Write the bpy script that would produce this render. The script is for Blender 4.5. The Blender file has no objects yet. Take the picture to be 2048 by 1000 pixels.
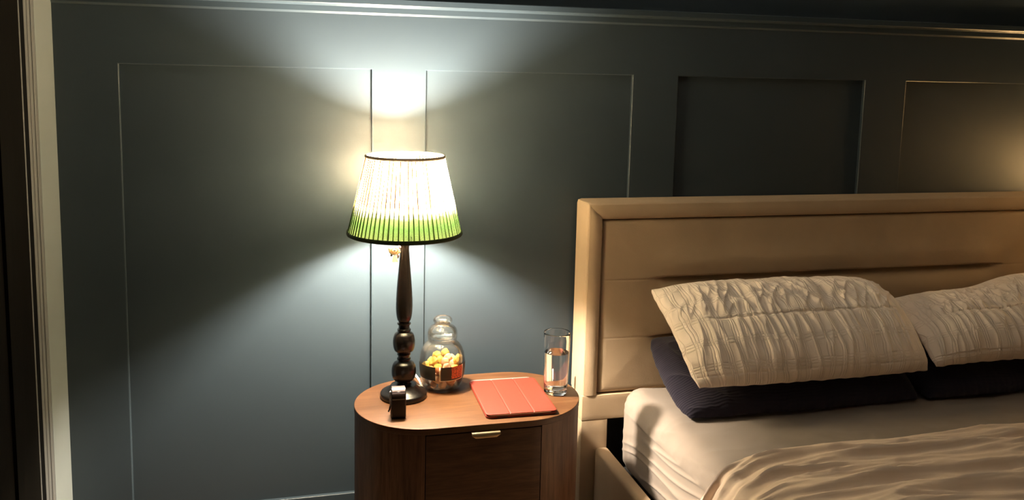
import bpy, bmesh, math, random
import numpy as np
from mathutils import Matrix, Vector

# ------------------------------------------------------------------ camera, world, exposure
SC = bpy.context.scene
COL = SC.collection
rad = math.radians

cam_data = bpy.data.cameras.new('camera')
cam = bpy.data.objects.new('camera', cam_data)
COL.objects.link(cam)
cam_data.sensor_width = 36.0
cam_data.lens = 1720 / 2048 * 36.0
cam_data.shift_y = -140 / 2048
cam_data.clip_start = 0.02


def cam_axes(yaw, pitch, roll):
    cy, sy, cp, sp = math.cos(yaw), math.sin(yaw), math.cos(pitch), math.sin(pitch)
    fwd = Vector((sy * cp, cy * cp, -sp))
    right = Vector((cy, -sy, 0))
    up = right.cross(fwd)
    cr, sr = math.cos(roll), math.sin(roll)
    return cr * right + sr * up, -sr * right + cr * up, fwd


_r, _u, _f = cam_axes(rad(14.762), rad(7.2936), rad(1.3367))
cam.matrix_world = Matrix(((_r.x, _u.x, -_f.x, 0.0), (_r.y, _u.y, -_f.y, -2.335),
                           (_r.z, _u.z, -_f.z, 1.44), (0, 0, 0, 1)))
SC.camera = cam

world = bpy.data.worlds.new('night')
world.use_nodes = True
world.node_tree.nodes['Background'].inputs[0].default_value = (0.5, 0.6, 0.8, 1)
world.node_tree.nodes['Background'].inputs[1].default_value = 0.002
SC.world = world

SC.view_settings.view_transform = 'Standard'
SC.view_settings.look = 'None'
SC.view_settings.gamma = 1.0
SC.view_settings.use_curve_mapping = False
SC.view_settings.exposure = 0.0
SC.cycles.use_denoising = True
SC.cycles.max_bounces = 14
SC.cycles.transmission_bounces = 12
SC.cycles.transparent_max_bounces = 16
SC.cycles.diffuse_bounces = 6
SC.cycles.sample_clamp_indirect = 80.0
SC.cycles.caustics_reflective = True
SC.cycles.caustics_refractive = True
SC.cycles.blur_glossy = 0.5
SC.cycles.use_guiding = True
SC.cycles.use_adaptive_sampling = False

BULB = (1.0, 0.86, 0.68)
BULB_POWER = 5600.0
FAR_BULB = (1.0, 0.66, 0.34)
FAR_BULB_POWER = 800.0

# ------------------------------------------------------------------ materials


class NT:
    """small helper around a material's node tree"""

    def __init__(s, name):
        s.m = bpy.data.materials.new(name)
        s.m.use_nodes = True
        s.t = s.m.node_tree
        s.t.nodes.clear()
        s.out = s.n('ShaderNodeOutputMaterial')

    def n(s, typ, **kw):
        nd = s.t.nodes.new(typ)
        for k, v in kw.items():
            if isinstance(k, str) and hasattr(nd, k) and k not in nd.inputs:
                setattr(nd, k, v)
            else:
                nd.inputs[k].default_value = v
        return nd

    def l(s, a, b):
        s.t.links.new(a, b)

    def pr(s, color=None, rough=.5, **kw):
        p = s.n('ShaderNodeBsdfPrincipled')
        if color is not None:
            p.inputs['Base Color'].default_value = (*color, 1)
        p.inputs['Roughness'].default_value = rough
        for k, v in kw.items():
            p.inputs[k.replace('_', ' ')].default_value = v
        s.l(p.outputs[0], s.out.inputs[0])
        return p

    def coords(s, kind='Object', scale=(1, 1, 1), rot=(0, 0, 0)):
        tc = s.n('ShaderNodeTexCoord')
        mp = s.n('ShaderNodeMapping')
        mp.inputs['Scale'].default_value = scale
        mp.inputs['Rotation'].default_value = rot
        s.l(tc.outputs[kind], mp.inputs['Vector'])
        return mp.outputs[0]

    def noise(s, vec, scale=5., detail=3., rough=.5, dist=0.):
        nd = s.n('ShaderNodeTexNoise')
        nd.inputs['Scale'].default_value = scale
        nd.inputs['Detail'].default_value = detail
        nd.inputs['Roughness'].default_value = rough
        nd.inputs['Distortion'].default_value = dist
        s.l(vec, nd.inputs['Vector'])
        return nd.outputs[0]

    def ramp(s, fac, stops, interp='LINEAR'):
        r = s.n('ShaderNodeValToRGB')
        r.color_ramp.interpolation = interp
        e = r.color_ramp.elements
        while len(e) < len(stops):
            e.new(.5)
        for q, (pos, c) in zip(e, stops):
            q.position = pos
            q.color = (*c, 1) if len(c) == 3 else c
        s.l(fac, r.inputs[0])
        return r.outputs[0]

    def math(s, op, a, b=None, c=None):
        nd = s.n('ShaderNodeMath')
        nd.operation = op
        for i, v in enumerate((a, b, c)):
            if v is None:
                continue
            if isinstance(v, (int, float)):
                nd.inputs[i].default_value = v
            else:
                s.l(v, nd.inputs[i])
        return nd.outputs[0]

    def bump(s, height, strength=.5, dist=.001, prev=None):
        b = s.n('ShaderNodeBump')
        b.inputs['Strength'].default_value = strength
        b.inputs['Distance'].default_value = dist
        s.l(height, b.inputs['Height'])
        if prev is not None:
            s.l(prev, b.inputs['Normal'])
        return b.outputs[0]


def simple(name, color, rough=.5, **kw):
    t = NT(name)
    p = t.pr(color, rough, **kw)
    v = t.coords()
    nz = t.noise(v, 60, 3)
    t.l(t.bump(nz, .08, .0005), p.inputs['Normal'])
    return t.m


def mat_paint(name, color, rough=.5, spec=.35):
    t = NT(name)
    p = t.pr(color, rough, Specular_IOR_Level=spec)
    v = t.coords()
    big = t.noise(v, 3, 4)
    col = t.ramp(big, [(.3, tuple(c * .96 for c in color)), (.7, tuple(c * 1.04 for c in color))])
    t.l(col, p.inputs['Base Color'])
    fine = t.noise(v, 260, 3)
    t.l(t.bump(fine, .12, .0006), p.inputs['Normal'])
    return t.m


def mat_wood(name, dark, light, scale, rough=.45, spec=.4, pores=1.0):
    t = NT(name)
    p = t.pr(light, rough, Specular_IOR_Level=spec)
    v = t.coords('Object', scale)
    a = t.noise(v, 3.0, 6, .6, 1.2)
    b = t.noise(v, 16.0, 4, .6, .3)
    f = t.math('ADD', t.math('MULTIPLY', a, .65), t.math('MULTIPLY', b, .35))
    col = t.ramp(f, [(.34, dark), (.5, tuple((x + y) / 2 for x, y in zip(dark, light))), (.64, light)])
    t.l(col, p.inputs['Base Color'])
    c = t.noise(v, 45.0, 3, .6)
    t.l(t.bump(c, .25 * pores, .0006), p.inputs['Normal'])
    return t.m


def mat_velvet(name, color, rough=.85):
    t = NT(name)
    p = t.pr(color, rough, Specular_IOR_Level=.2)
    p.inputs['Sheen Weight'].default_value = .25
    p.inputs['Sheen Roughness'].default_value = .45
    p.inputs['Sheen Tint'].default_value = (*color, 1)
    v = t.coords()
    n1 = t.noise(v, 7, 4)
    col = t.ramp(n1, [(.3, tuple(c * .92 for c in color)), (.7, tuple(c * 1.05 for c in color))])
    t.l(col, p.inputs['Base Color'])
    n2 = t.noise(v, 320, 4)
    n3 = t.noise(v, 38, 3)
    h = t.math('ADD', n2, t.math('MULTIPLY', n3, 1.0))
    t.l(t.bump(h, .35, .0009), p.inputs['Normal'])
    return t.m


def mat_cloth(name, color, rough=.9, weave=900, wr=1.0, sheen=.12):
    t = NT(name)
    p = t.pr(color, rough, Specular_IOR_Level=.15)
    p.inputs['Sheen Weight'].default_value = sheen
    v = t.coords()
    n1 = t.noise(v, 45, 4)
    n2 = t.noise(v, weave, 2)
    h = t.math('ADD', t.math('MULTIPLY', n2, .35), t.math('MULTIPLY', n1, .9 * wr))
    t.l(t.bump(h, .3, .0012), p.inputs['Normal'])
    return t.m


def mat_quilt(name, color):
    """matelasse pillow cover: triple stitched ridges in both directions over the UVs (metres)"""
    t = NT(name)
    p = t.pr(color, .9, Specular_IOR_Level=.12)
    p.inputs['Sheen Weight'].default_value = .1
    tc = t.n('ShaderNodeTexCoord')
    sep = t.n('ShaderNodeSeparateXYZ')
    nz = t.n('ShaderNodeTexNoise')
    nz.inputs['Scale'].default_value = 9
    nz.inputs['Detail'].default_value = 2
    t.l(tc.outputs['UV'], nz.inputs['Vector'])
    mx = t.n('ShaderNodeVectorMath')
    mx.operation = 'MULTIPLY_ADD'
    t.l(nz.outputs['Color'], mx.inputs[0])
    mx.inputs[1].default_value = (.034, .030, 0)
    t.l(tc.outputs['UV'], mx.inputs[2])
    t.l(mx.outputs[0], sep.inputs[0])

    def lines(axis, period, width, sub):
        # groups of `sub`-spaced grooves repeated every period
        x = sep.outputs[axis]
        ph = t.math('FRACT', t.math('DIVIDE', x, period))
        ingroup = t.math('LESS_THAN', ph, width)
        s = t.math('ABSOLUTE', t.math('SINE', t.math('MULTIPLY', x, math.pi / sub)))
        g = t.math('POWER', t.math('SUBTRACT', 1.0, s), 2.0)
        return t.math('MULTIPLY', g, ingroup)

    a = lines(0, .036, .60, .0068)
    b = lines(1, .062, .36, .0075)
    h = t.math('MAXIMUM', a, t.math('MULTIPLY', b, .6))
    fine = t.n('ShaderNodeTexNoise')
    fine.inputs['Scale'].default_value = 520
    t.l(tc.outputs['UV'], fine.inputs['Vector'])
    hh = t.math('ADD', t.math('MULTIPLY', h, -1.0), t.math('MULTIPLY', fine.outputs[0], .25))
    t.l(t.bump(hh, .55, .0042), p.inputs['Normal'])
    return t.m


def mat_waffle(name, color):
    t = NT(name)
    p = t.pr(color, .95, Specular_IOR_Level=.1)
    p.inputs['Sheen Weight'].default_value = .15
    tc = t.n('ShaderNodeTexCoord')
    sep = t.n('ShaderNodeSeparateXYZ')
    nz = t.n('ShaderNodeTexNoise')
    nz.inputs['Scale'].default_value = 18
    t.l(tc.outputs['UV'], nz.inputs['Vector'])
    mx = t.n('ShaderNodeVectorMath')
    mx.operation = 'MULTIPLY_ADD'
    t.l(nz.outputs['Color'], mx.inputs[0])
    mx.inputs[1].default_value = (.020, .016, 0)
    t.l(tc.outputs['UV'], mx.inputs[2])
    t.l(mx.outputs[0], sep.inputs[0])
    a = t.math('SINE', t.math('MULTIPLY', sep.outputs[1], 2 * math.pi / .0062))
    b = t.math('SINE', t.math('MULTIPLY', sep.outputs[0], 2 * math.pi / .02))
    h = t.math('ADD', a, t.math('MULTIPLY', b, .4))
    t.l(t.bump(h, .32, .0011), p.inputs['Normal'])
    return t.m


def mat_shade(name='dip_dyed_linen', trans=.34, hem=True):
    """dip-dyed pleated linen: cream above, green at the hem (uv v runs 0..1 up the shade)"""
    t = NT(name)
    tc = t.n('ShaderNodeTexCoord')
    sep = t.n('ShaderNodeSeparateXYZ')
    t.l(tc.outputs['UV'], sep.inputs[0])
    v = t.coords('Object', (1, 1, 1))
    edge = t.noise(v, 40, 3)
    zz = t.math('ADD', sep.outputs[1], t.math('MULTIPLY', t.math('SUBTRACT', edge, .5), .12))
    slub = t.n('ShaderNodeTexNoise')
    slub.inputs['Scale'].default_value = 1.0
    slub.inputs['Detail'].default_value = 4
    mp = t.n('ShaderNodeMapping')
    mp.inputs['Scale'].default_value = (500, 75, 1)
    t.l(tc.outputs['UV'], mp.inputs['Vector'])
    t.l(mp.outputs[0], slub.inputs['Vector'])
    base = t.ramp(zz, ([(0.0, (.026, .034, .011)), (.17, (.0135, .025, .0065)), (.27, (.022, .034, .011)), (.33, (.11, .11, .052)),
                            (.40, (.93, .86, .62)), (1.0, (.97, .83, .62))] if hem else [(0, (.95, .87, .68)), (1, (.95, .87, .68))]))
    sl = t.ramp(slub.outputs[0], [(.32, (.50, .50, .50)), (.62, (1, 1, 1))])
    mixc = t.n('ShaderNodeMixRGB')
    mixc.blend_type = 'MULTIPLY'
    mixc.inputs[0].default_value = 1.0
    t.l(base, mixc.inputs[1])
    t.l(sl, mixc.inputs[2])
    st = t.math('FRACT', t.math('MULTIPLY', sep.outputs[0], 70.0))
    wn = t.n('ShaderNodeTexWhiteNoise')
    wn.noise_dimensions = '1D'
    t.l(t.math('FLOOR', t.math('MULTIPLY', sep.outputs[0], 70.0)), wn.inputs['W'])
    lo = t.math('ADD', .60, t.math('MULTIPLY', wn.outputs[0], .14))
    line = t.math('MULTIPLY', t.math('GREATER_THAN', st, lo), t.math('LESS_THAN', st, .92))  # dark stripe per pleat: shade of the overlapped folds put into the colour
    fold_shade = t.ramp(sep.outputs[1], [(.27, (.30, .36, .20)), (.42, (.045, .027, .010))] if hem else [(0, (1, 1, 1)), (1, (1, 1, 1))])
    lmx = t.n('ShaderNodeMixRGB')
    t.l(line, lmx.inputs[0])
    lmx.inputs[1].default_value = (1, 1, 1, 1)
    t.l(fold_shade, lmx.inputs[2])
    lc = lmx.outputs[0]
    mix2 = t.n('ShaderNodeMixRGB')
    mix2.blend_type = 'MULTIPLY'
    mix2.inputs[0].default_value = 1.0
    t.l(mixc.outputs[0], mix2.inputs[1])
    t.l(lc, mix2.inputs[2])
    mixc = mix2
    d = t.n('ShaderNodeBsdfDiffuse')
    tr = t.n('ShaderNodeBsdfTranslucent')
    t.l(mixc.outputs[0], d.inputs[0])
    t.l(mixc.outputs[0], tr.inputs[0])
    m = t.n('ShaderNodeMixShader')
    m.inputs[0].default_value = trans
    t.l(d.outputs[0], m.inputs[1])
    t.l(tr.outputs[0], m.inputs[2])
    t.l(m.outputs[0], t.out.inputs[0])
    return t.m


def mat_thin_glass(name, tint=(.995, .997, .99), film=.012):
    """clear thin-walled glass: see-through with fresnel reflection"""
    t = NT(name)
    tr = t.n('ShaderNodeBsdfTransparent')
    tr.inputs[0].default_value = (*tint, 1)
    g = t.n('ShaderNodeBsdfGlossy')
    g.inputs['Roughness'].default_value = .03
    fr = t.n('ShaderNodeLayerWeight')
    fr.inputs[0].default_value = .22
    f = t.math('MINIMUM', t.math('ADD', t.math('MULTIPLY', fr.outputs['Fresnel'], .8), .02), .75)
    m = t.n('ShaderNodeMixShader')
    t.l(f, m.inputs[0])
    t.l(tr.outputs[0], m.inputs[1])
    t.l(g.outputs[0], m.inputs[2])
    # a faint sugary film on the glass
    df = t.n('ShaderNodeBsdfDiffuse')
    df.inputs[0].default_value = (.8, .76, .66, 1)
    m2 = t.n('ShaderNodeMixShader')
    m2.inputs[0].default_value = film
    t.l(m.outputs[0], m2.inputs[1])
    t.l(df.outputs[0], m2.inputs[2])
    t.l(m2.outputs[0], t.out.inputs[0])
    return t.m


def mat_glass(name, ior=1.45, rough=0.0, color=(1, 1, 1), clear=0.0):
    t = NT(name)
    g = t.n('ShaderNodeBsdfGlass')
    g.inputs['Color'].default_value = (*color, 1)
    g.inputs['IOR'].default_value = ior
    g.inputs['Roughness'].default_value = rough
    tr = t.n('ShaderNodeBsdfTransparent')
    m = t.n('ShaderNodeMixShader')
    m.inputs[0].default_value = clear
    t.l(g.outputs[0], m.inputs[1])
    t.l(tr.outputs[0], m.inputs[2])
    t.l(m.outputs[0], t.out.inputs[0])
    return t.m


def mat_emit(name, color, power):
    t = NT(name)
    e = t.n('ShaderNodeEmission')
    e.inputs[0].default_value = (*color, 1)
    e.inputs[1].default_value = power
    t.l(e.outputs[0], t.out.inputs[0])
    return t.m


def mat_sweet(name, color):
    t = NT(name)
    p = t.pr(color, .55, Specular_IOR_Level=.3)
    p.inputs['Subsurface Weight'].default_value = .5
    p.inputs['Subsurface Radius'].default_value = (1.0, .7, .35)
    p.inputs['Subsurface Scale'].default_value = .02
    v = t.coords()
    t.l(t.bump(t.noise(v, 600, 3), .5, .0008), p.inputs['Normal'])
    return t.m


WALL_C = (.0335, .0478, .0605)
M = {}
M['wall'] = mat_paint('blue_grey_wall_paint', WALL_C, .42, .4)
M['trim'] = mat_paint('blue_grey_trim_paint', tuple(c * 1.05 for c in WALL_C), .28, .55)
M['white'] = mat_paint('off_white_paint', (.235, .265, .265), .5, .3)
M['ceiling'] = mat_paint('ceiling_paint', (.52, .55, .56), .8, .2)
M['room'] = mat_paint('room_paint', (.05, .06, .065), .7, .2)
M['floor'] = mat_wood('floor_boards', (.10, .06, .035), (.2, .125, .07), (1, 12, 1), .5)
M['jamb'] = simple('grey_metal_profile', (.16, .165, .165), .5)
M['gap'] = simple('gap_shade_black', (.0012, .0012, .0014), .8, Specular_IOR_Level=.1)  # flat black that stands in for shade between the door tracks
M['door'] = mat_wood('dark_door_veneer', (.0035, .003, .0025), (.0065, .0055, .0042), (10, 10, 1), .6, .04)
M['velvet'] = mat_velvet('beige_velvet', (.42, .31, .205))
M['black_cloth'] = simple('black_base_cloth', (.01, .009, .009), .9)
M['sheet'] = mat_cloth('pale_cream_sheet', (.250, .207, .178))
M['duvet'] = mat_cloth('cream_duvet_cotton', (.70, .555, .445))
M['quilt'] = mat_quilt('quilted_white_cotton', (.92, .785, .675))
M['navy'] = mat_waffle('navy_crinkle_cotton', (.024, .021, .034))
M['wood_top'] = mat_wood('walnut_top_grain_across', (.058, .0215, .0075), (.108, .050, .0205), (1.3, 16, 16), .42, .35)
M['wood_side'] = mat_wood('walnut_side_grain_upright', (.050, .0205, .0085), (.175, .088, .047), (13, 13, 1.0), .45, .35)
M['wood_front'] = mat_wood('walnut_front_grain_across', (.045, .0185, .0075), (.105, .050, .024), (1.6, 4, 18), .45, .35)
M['brass'] = simple('aged_brass', (.78, .60, .36), .3, Metallic=1.0)
M['ebony'] = mat_wood('dark_stained_turned_wood', (.0022, .0017, .0015), (.0075, .0050, .0040), (30, 30, 4), .26, .5)
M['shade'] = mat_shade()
M['far_shade'] = mat_shade('plain_thin_linen', .85, False)
M['binding_top'] = mat_cloth('tan_binding_tape', (.50, .38, .24))
M['binding_bottom'] = mat_cloth('dark_green_binding_tape', (.03, .045, .012))
M['metal'] = simple('steel', (.6, .58, .55), .3, Metallic=1.0)
M['lampholder'] = simple('white_lampholder_plastic', (.75, .72, .65), .4)
M['bulb'] = mat_emit('lit_bulb', BULB, BULB_POWER)
M['far_bulb'] = mat_emit('lit_warm_bulb', FAR_BULB, FAR_BULB_POWER)
M['jar'] = mat_thin_glass('clear_jar_glass')
M['lid'] = mat_thin_glass('clear_lid_glass', (.985, .99, .98), .007)
M['tumbler'] = mat_glass('tumbler_glass', 1.47)
M['water'] = mat_glass('water', 1.33)
M['label_dark'] = simple('dark_label_print', (.020, .016, .009), .45)
M['label_line'] = simple('cream_label_line', (.8, .68, .45), .5)
M['coral'] = simple('coral_leather_cover', (.185, .0225, .0115), .55, Specular_IOR_Level=.35)
M['coral_dark'] = simple('coral_cover_crease', (.62, .12, .06), .6)
M['tablet'] = simple('pale_aluminium', (.72, .66, .62), .35, Metallic=.8)
M['dark'] = simple('dark_slot', (.02, .01, .008), .5)
M['gloss_black'] = simple('gloss_black_shell', (.006, .005, .005), .18, Specular_IOR_Level=.6)
M['satin_black'] = simple('satin_black_rubber', (.006, .005, .005), .5)
M['cap_grey'] = simple('smoked_grey_cap', (.10, .075, .075), .28, Specular_IOR_Level=.6)
M['white_plastic'] = simple('white_plastic', (.8, .78, .74), .45)
M['charm_cream'] = simple('glazed_cream_clay', (.36, .25, .15), .4)
M['charm_orange'] = simple('glazed_orange_clay', (.30, .085, .02), .4)
M['charm_dark'] = simple('glazed_brown_clay', (.03, .012, .014), .35)
M['charm_pink'] = simple('glazed_pink_clay', (.22, .11, .13), .4)
M['sweet_yellow'] = mat_sweet('yellow_gummy', (.50, .31, .06))
M['sweet_orange'] = mat_sweet('orange_gummy', (.44, .15, .042))
M['sweet_peach'] = mat_sweet('peach_gummy', (.46, .27, .15))


def mat_orange_print():
    t = NT('orange_label_print')
    p = t.pr((.8, .2, .06), .5)
    v = t.coords()
    vor = t.noise(v, 420, 2, .7)
    col = t.ramp(vor, [(.42, (.16, .04, .012)), (.55, (.80, .20, .06))])
    t.l(col, p.inputs['Base Color'])
    return t.m


M['label_orange'] = mat_orange_print()


def mat_tag():
    t = NT('speckled_cord_braid')
    p = t.pr((.8, .78, .72), .8)
    v = t.coords('Object', (1, 1, 1))
    nz = t.noise(v, 330, 1)
    t.l(t.ramp(nz, [(.44, (.25, .2, .17)), (.52, (.82, .78, .7))]), p.inputs['Base Color'])
    return t.m


M['braid'] = mat_tag()

# ------------------------------------------------------------------ mesh helpers


def mesh_obj(name, V, F, m, parent=None, smooth=True, uv=None, merge=0.0, auto=None):
    me = bpy.data.meshes.new(name)
    me.from_pydata([tuple(map(float, v)) for v in V], [], [tuple(map(int, f)) for f in F])
    if uv is not None:
        ul = me.uv_layers.new(name='UVMap')
        li = np.zeros(len(me.loops), dtype=np.int32)
        me.loops.foreach_get('vertex_index', li)
        ul.data.foreach_set('uv', np.asarray(uv, dtype=np.float32)[li].ravel())
    bm = bmesh.new()
    bm.from_mesh(me)
    if merge:
        bmesh.ops.remove_doubles(bm, verts=bm.verts, dist=merge)
    bmesh.ops.recalc_face_normals(bm, faces=bm.faces)
    for f in bm.faces:
        f.smooth = bool(smooth)
    if smooth and auto:
        for e in bm.edges:
            if len(e.link_faces) == 2 and e.calc_face_angle(0) > rad(auto):
                e.smooth = False
    bm.to_mesh(me)
    bm.free()
    me.materials.append(m)
    o = bpy.data.objects.new(name, me)
    COL.objects.link(o)
    if parent is not None:
        o.parent = parent
    return o


def tag(o, label=None, cat=None, group=None, kind=None):
    if label:
        o['label'] = label
    if cat:
        o['category'] = cat
    if group:
        o['group'] = group
    if kind:
        o['kind'] = kind
    return o


def empty(name, loc=(0, 0, 0), rz=0.0):
    o = bpy.data.objects.new(name, None)
    o.empty_display_size = .05
    COL.objects.link(o)
    o.location = loc
    o.rotation_euler = (0, 0, rz)
    return o


class MB:
    def __init__(s):
        s.V = []
        s.F = []

    def add(s, V, F):
        k = len(s.V)
        s.V.extend([tuple(v) for v in V])
        s.F.extend([tuple(i + k for i in f) for f in F])
        return s

    def box(s, lo, hi):
        x0, y0, z0 = lo
        x1, y1, z1 = hi
        return s.add([(x0, y0, z0), (x1, y0, z0), (x1, y1, z0), (x0, y1, z0), (x0, y0, z1), (x1, y0, z1), (x1, y1, z1), (x0, y1, z1)],
                     [(0, 3, 2, 1), (4, 5, 6, 7), (0, 1, 5, 4), (1, 2, 6, 5), (2, 3, 7, 6), (3, 0, 4, 7)])

    def obj(s, name, m, parent=None, **kw):
        return mesh_obj(name, s.V, s.F, m, parent, **kw)


def axis_pts(h, r, seg, mid):
    a = [-h + r * (1 - math.cos(i / seg * math.pi / 2)) for i in range(seg + 1)]
    n = max(1, mid)
    b = [-h + r + (2 * h - 2 * r) * i / n for i in range(1, n)]
    return np.array(a + b + [-x for x in reversed(a)])


def rbox(size, r, seg=4, mid=(1, 1, 1)):
    """rounded box centred on the origin -> V, F, N"""
    h = np.array(size) / 2
    ax = [axis_pts(h[i], r, seg, mid[i]) for i in range(3)]
    V = []
    F = []
    for d in range(3):
        e, f = (d + 1) % 3, (d + 2) % 3
        for sgn in (-1, 1):
            A, B = np.meshgrid(ax[e], ax[f], indexing='ij')
            P = np.zeros(A.shape + (3,))
            P[..., d] = sgn * h[d]
            P[..., e] = A
            P[..., f] = B
            k = len(V)
            na, nb = A.shape
            V.extend(P.reshape(-1, 3))
            for i in range(na - 1):
                for j in range(nb - 1):
                    q = (k + i * nb + j, k + (i + 1) * nb + j, k + (i + 1) * nb + j + 1, k + i * nb + j + 1)
                    F.append(q if sgn > 0 else q[::-1])
    V = np.array(V)
    inner = np.clip(V, -(h - r), h - r)
    d = V - inner
    L = np.linalg.norm(d, axis=1, keepdims=True)
    N = d / np.maximum(L, 1e-9)
    return inner + N * r, F, N


def rb_obj(name, lo, hi, r, m, parent=None, seg=4, mid=(1, 1, 1), disp=None):
    lo, hi = np.array(lo, float), np.array(hi, float)
    V, F, N = rbox(hi - lo, r, seg, mid)
    V = V + (lo + hi) / 2
    if disp is not None:
        V = disp(V, N)
    return mesh_obj(name, V, F, m, parent, smooth=True, merge=1e-5)


def lathe(prof, seg=48, cx=0, cy=0, cz=0):
    V = []
    F = []
    n = len(prof)
    for r, z in prof:
        for k in range(seg):
            a = 2 * math.pi * k / seg
            V.append((cx + r * math.cos(a), cy + r * math.sin(a), cz + z))
    for i in range(n - 1):
        for k in range(seg):
            k2 = (k + 1) % seg
            F.append((i * seg + k, i * seg + k2, (i + 1) * seg + k2, (i + 1) * seg + k))
    return V, F


def lathe_obj(name, prof, m, parent=None, seg=48, c=(0, 0, 0), auto=40):
    V, F = lathe(prof, seg, *c)
    return mesh_obj(name, V, F, m, parent, merge=1e-6, auto=auto)


def spline(P, n=8):
    P = [np.array(p, float) for p in P]
    Q = [2 * P[0] - P[1]] + P + [2 * P[-1] - P[-2]]
    out = []
    for i in range(1, len(Q) - 2):
        for k in range(n):
            t = k / n
            a, b, c, d = Q[i - 1], Q[i], Q[i + 1], Q[i + 2]
            out.append(.5 * (2 * b + (c - a) * t + (2 * a - 5 * b + 4 * c - d) * t * t + (3 * b - a - 3 * c + d) * t ** 3))
    out.append(P[-1])
    return out


def tube(P, r, seg=10, closed=False):
    P = [np.array(p, float) for p in P]
    V = []
    F = []
    n = len(P)
    ref = np.array([.123, .456, .88])
    for i in range(n):
        a = P[i - 1] if (i > 0 or closed) else P[i]
        b = P[(i + 1) % n] if (i < n - 1 or closed) else P[i]
        t = b - a
        t /= max(np.linalg.norm(t), 1e-9)
        u = np.cross(t, ref)
        u /= np.linalg.norm(u)
        w = np.cross(t, u)
        rr = r(i / (n - 1)) if callable(r) else r
        for k in range(seg):
            q = 2 * math.pi * k / seg
            V.append(P[i] + rr * (math.cos(q) * u + math.sin(q) * w))
    for i in range(n if closed else n - 1):
        i2 = (i + 1) % n
        for k in range(seg):
            k2 = (k + 1) % seg
            F.append((i * seg + k, i * seg + k2, i2 * seg + k2, i2 * seg + k))
    if not closed:
        F.append(tuple(range(seg))[::-1])
        F.append(tuple((n - 1) * seg + k for k in range(seg)))
    return V, F


def prism(outline, z0, z1, bev=0.0, bseg=3, inset=0.0):
    """vertical prism from a closed 2d outline with rounded top and bottom edges"""
    O = np.array(outline, float)
    n = len(O)
    nx = np.roll(O, -1, 0) - np.roll(O, 1, 0)
    N = np.stack([nx[:, 1], -nx[:, 0]], 1)
    N /= np.linalg.norm(N, axis=1, keepdims=True)
    area = .5 * np.sum(O[:, 0] * np.roll(O[:, 1], -1) - np.roll(O[:, 0], -1) * O[:, 1])
    if area < 0:
        N = -N
    rings = []
    if bev > 0:
        for k in range(bseg + 1):
            a = k / bseg * math.pi / 2
            rings.append((bev * (1 - math.sin(a)), z0 + bev * (1 - math.cos(a))))
        for k in range(bseg + 1):
            a = k / bseg * math.pi / 2
            rings.append((bev * (1 - math.cos(a)), z1 - bev * (1 - math.sin(a))))
    else:
        rings = [(0, z0), (0, z1)]
    V = []
    F = []
    for ins, z in rings:
        Q = O - N * ins
        V.extend([(q[0], q[1], z) for q in Q])
    for i in range(len(rings) - 1):
        for k in range(n):
            k2 = (k + 1) % n
            F.append((i * n + k, i * n + k2, (i + 1) * n + k2, (i + 1) * n + k))
    F.append(tuple(range(n))[::-1])
    F.append(tuple((len(rings) - 1) * n + k for k in range(n)))
    return V, F


# vectorised gradient noise
_rng = np.random.RandomState(7)
_perm = np.tile(_rng.permutation(256), 3)
_ang = _rng.rand(256) * 2 * np.pi


def gn(x, y):
    x = np.asarray(x, float)
    y = np.asarray(y, float)
    xi = np.floor(x).astype(int)
    yi = np.floor(y).astype(int)
    xf = x - xi
    yf = y - yi
    u = xf ** 3 * (xf * (xf * 6 - 15) + 10)
    v = yf ** 3 * (yf * (yf * 6 - 15) + 10)

    def g(ix, iy, dx, dy):
        a = _ang[_perm[_perm[ix & 255] + (iy & 255)]]
        return np.cos(a) * dx + np.sin(a) * dy
    n00, n10 = g(xi, yi, xf, yf), g(xi + 1, yi, xf - 1, yf)
    n01, n11 = g(xi, yi + 1, xf, yf - 1), g(xi + 1, yi + 1, xf - 1, yf - 1)
    return 1.41 * ((n00 * (1 - u) + n10 * u) * (1 - v) + (n01 * (1 - u) + n11 * u) * v)


def fbm(x, y, o=3):
    s = 0
    a = 1.0
    for k in range(o):
        s = s + a * gn(x * 2 ** k + 17.3 * k, y * 2 ** k + 9.1 * k)
        a *= .5
    return s


def ridge(x, y):
    return (1 - np.abs(gn(x, y))) ** 3


def sstep(a, b, x):
    t = np.clip((x - a) / (b - a), 0, 1)
    return t * t * (3 - 2 * t)


def grid_faces(na, nb, k=0, flip=False):
    F = []
    for i in range(na - 1):
        for j in range(nb - 1):
            q = (k + i * nb + j, k + (i + 1) * nb + j, k + (i + 1) * nb + j + 1, k + i * nb + j + 1)
            F.append(q[::-1] if flip else q)
    return F


def copy_tree(o, parent=None):
    c = o.copy()
    COL.objects.link(c)
    if parent is not None:
        c.parent = parent
    for ch in list(o.children):
        copy_tree(ch, c)
    return c


# ------------------------------------------------------------------ the setting
XL, XR, YB, ZC = -.55, 3.70, 3.4, 2.55     # left wall, right wall, depth behind camera, ceiling
REC = .013                                 # recess of the wall panels

MB().box((-1.2, -YB, -.06), (XR, .1, 0)).obj('floor', M['floor'], smooth=False)
tag(bpy.data.objects['floor'], kind='structure')
tag(MB().box((-1.2, -YB, ZC), (XR, .1, ZC + .06)).obj('ceiling', M['ceiling'], smooth=False), kind='structure')
tag(MB().box((XR, -YB, 0), (XR + .08, .1, ZC)).obj('wall_right', M['room'], smooth=False), kind='structure')
tag(MB().box((-1.2, -YB - .08, 0), (XR, -YB, ZC)).obj('wall_front', M['room'], smooth=False), kind='structure')


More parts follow.
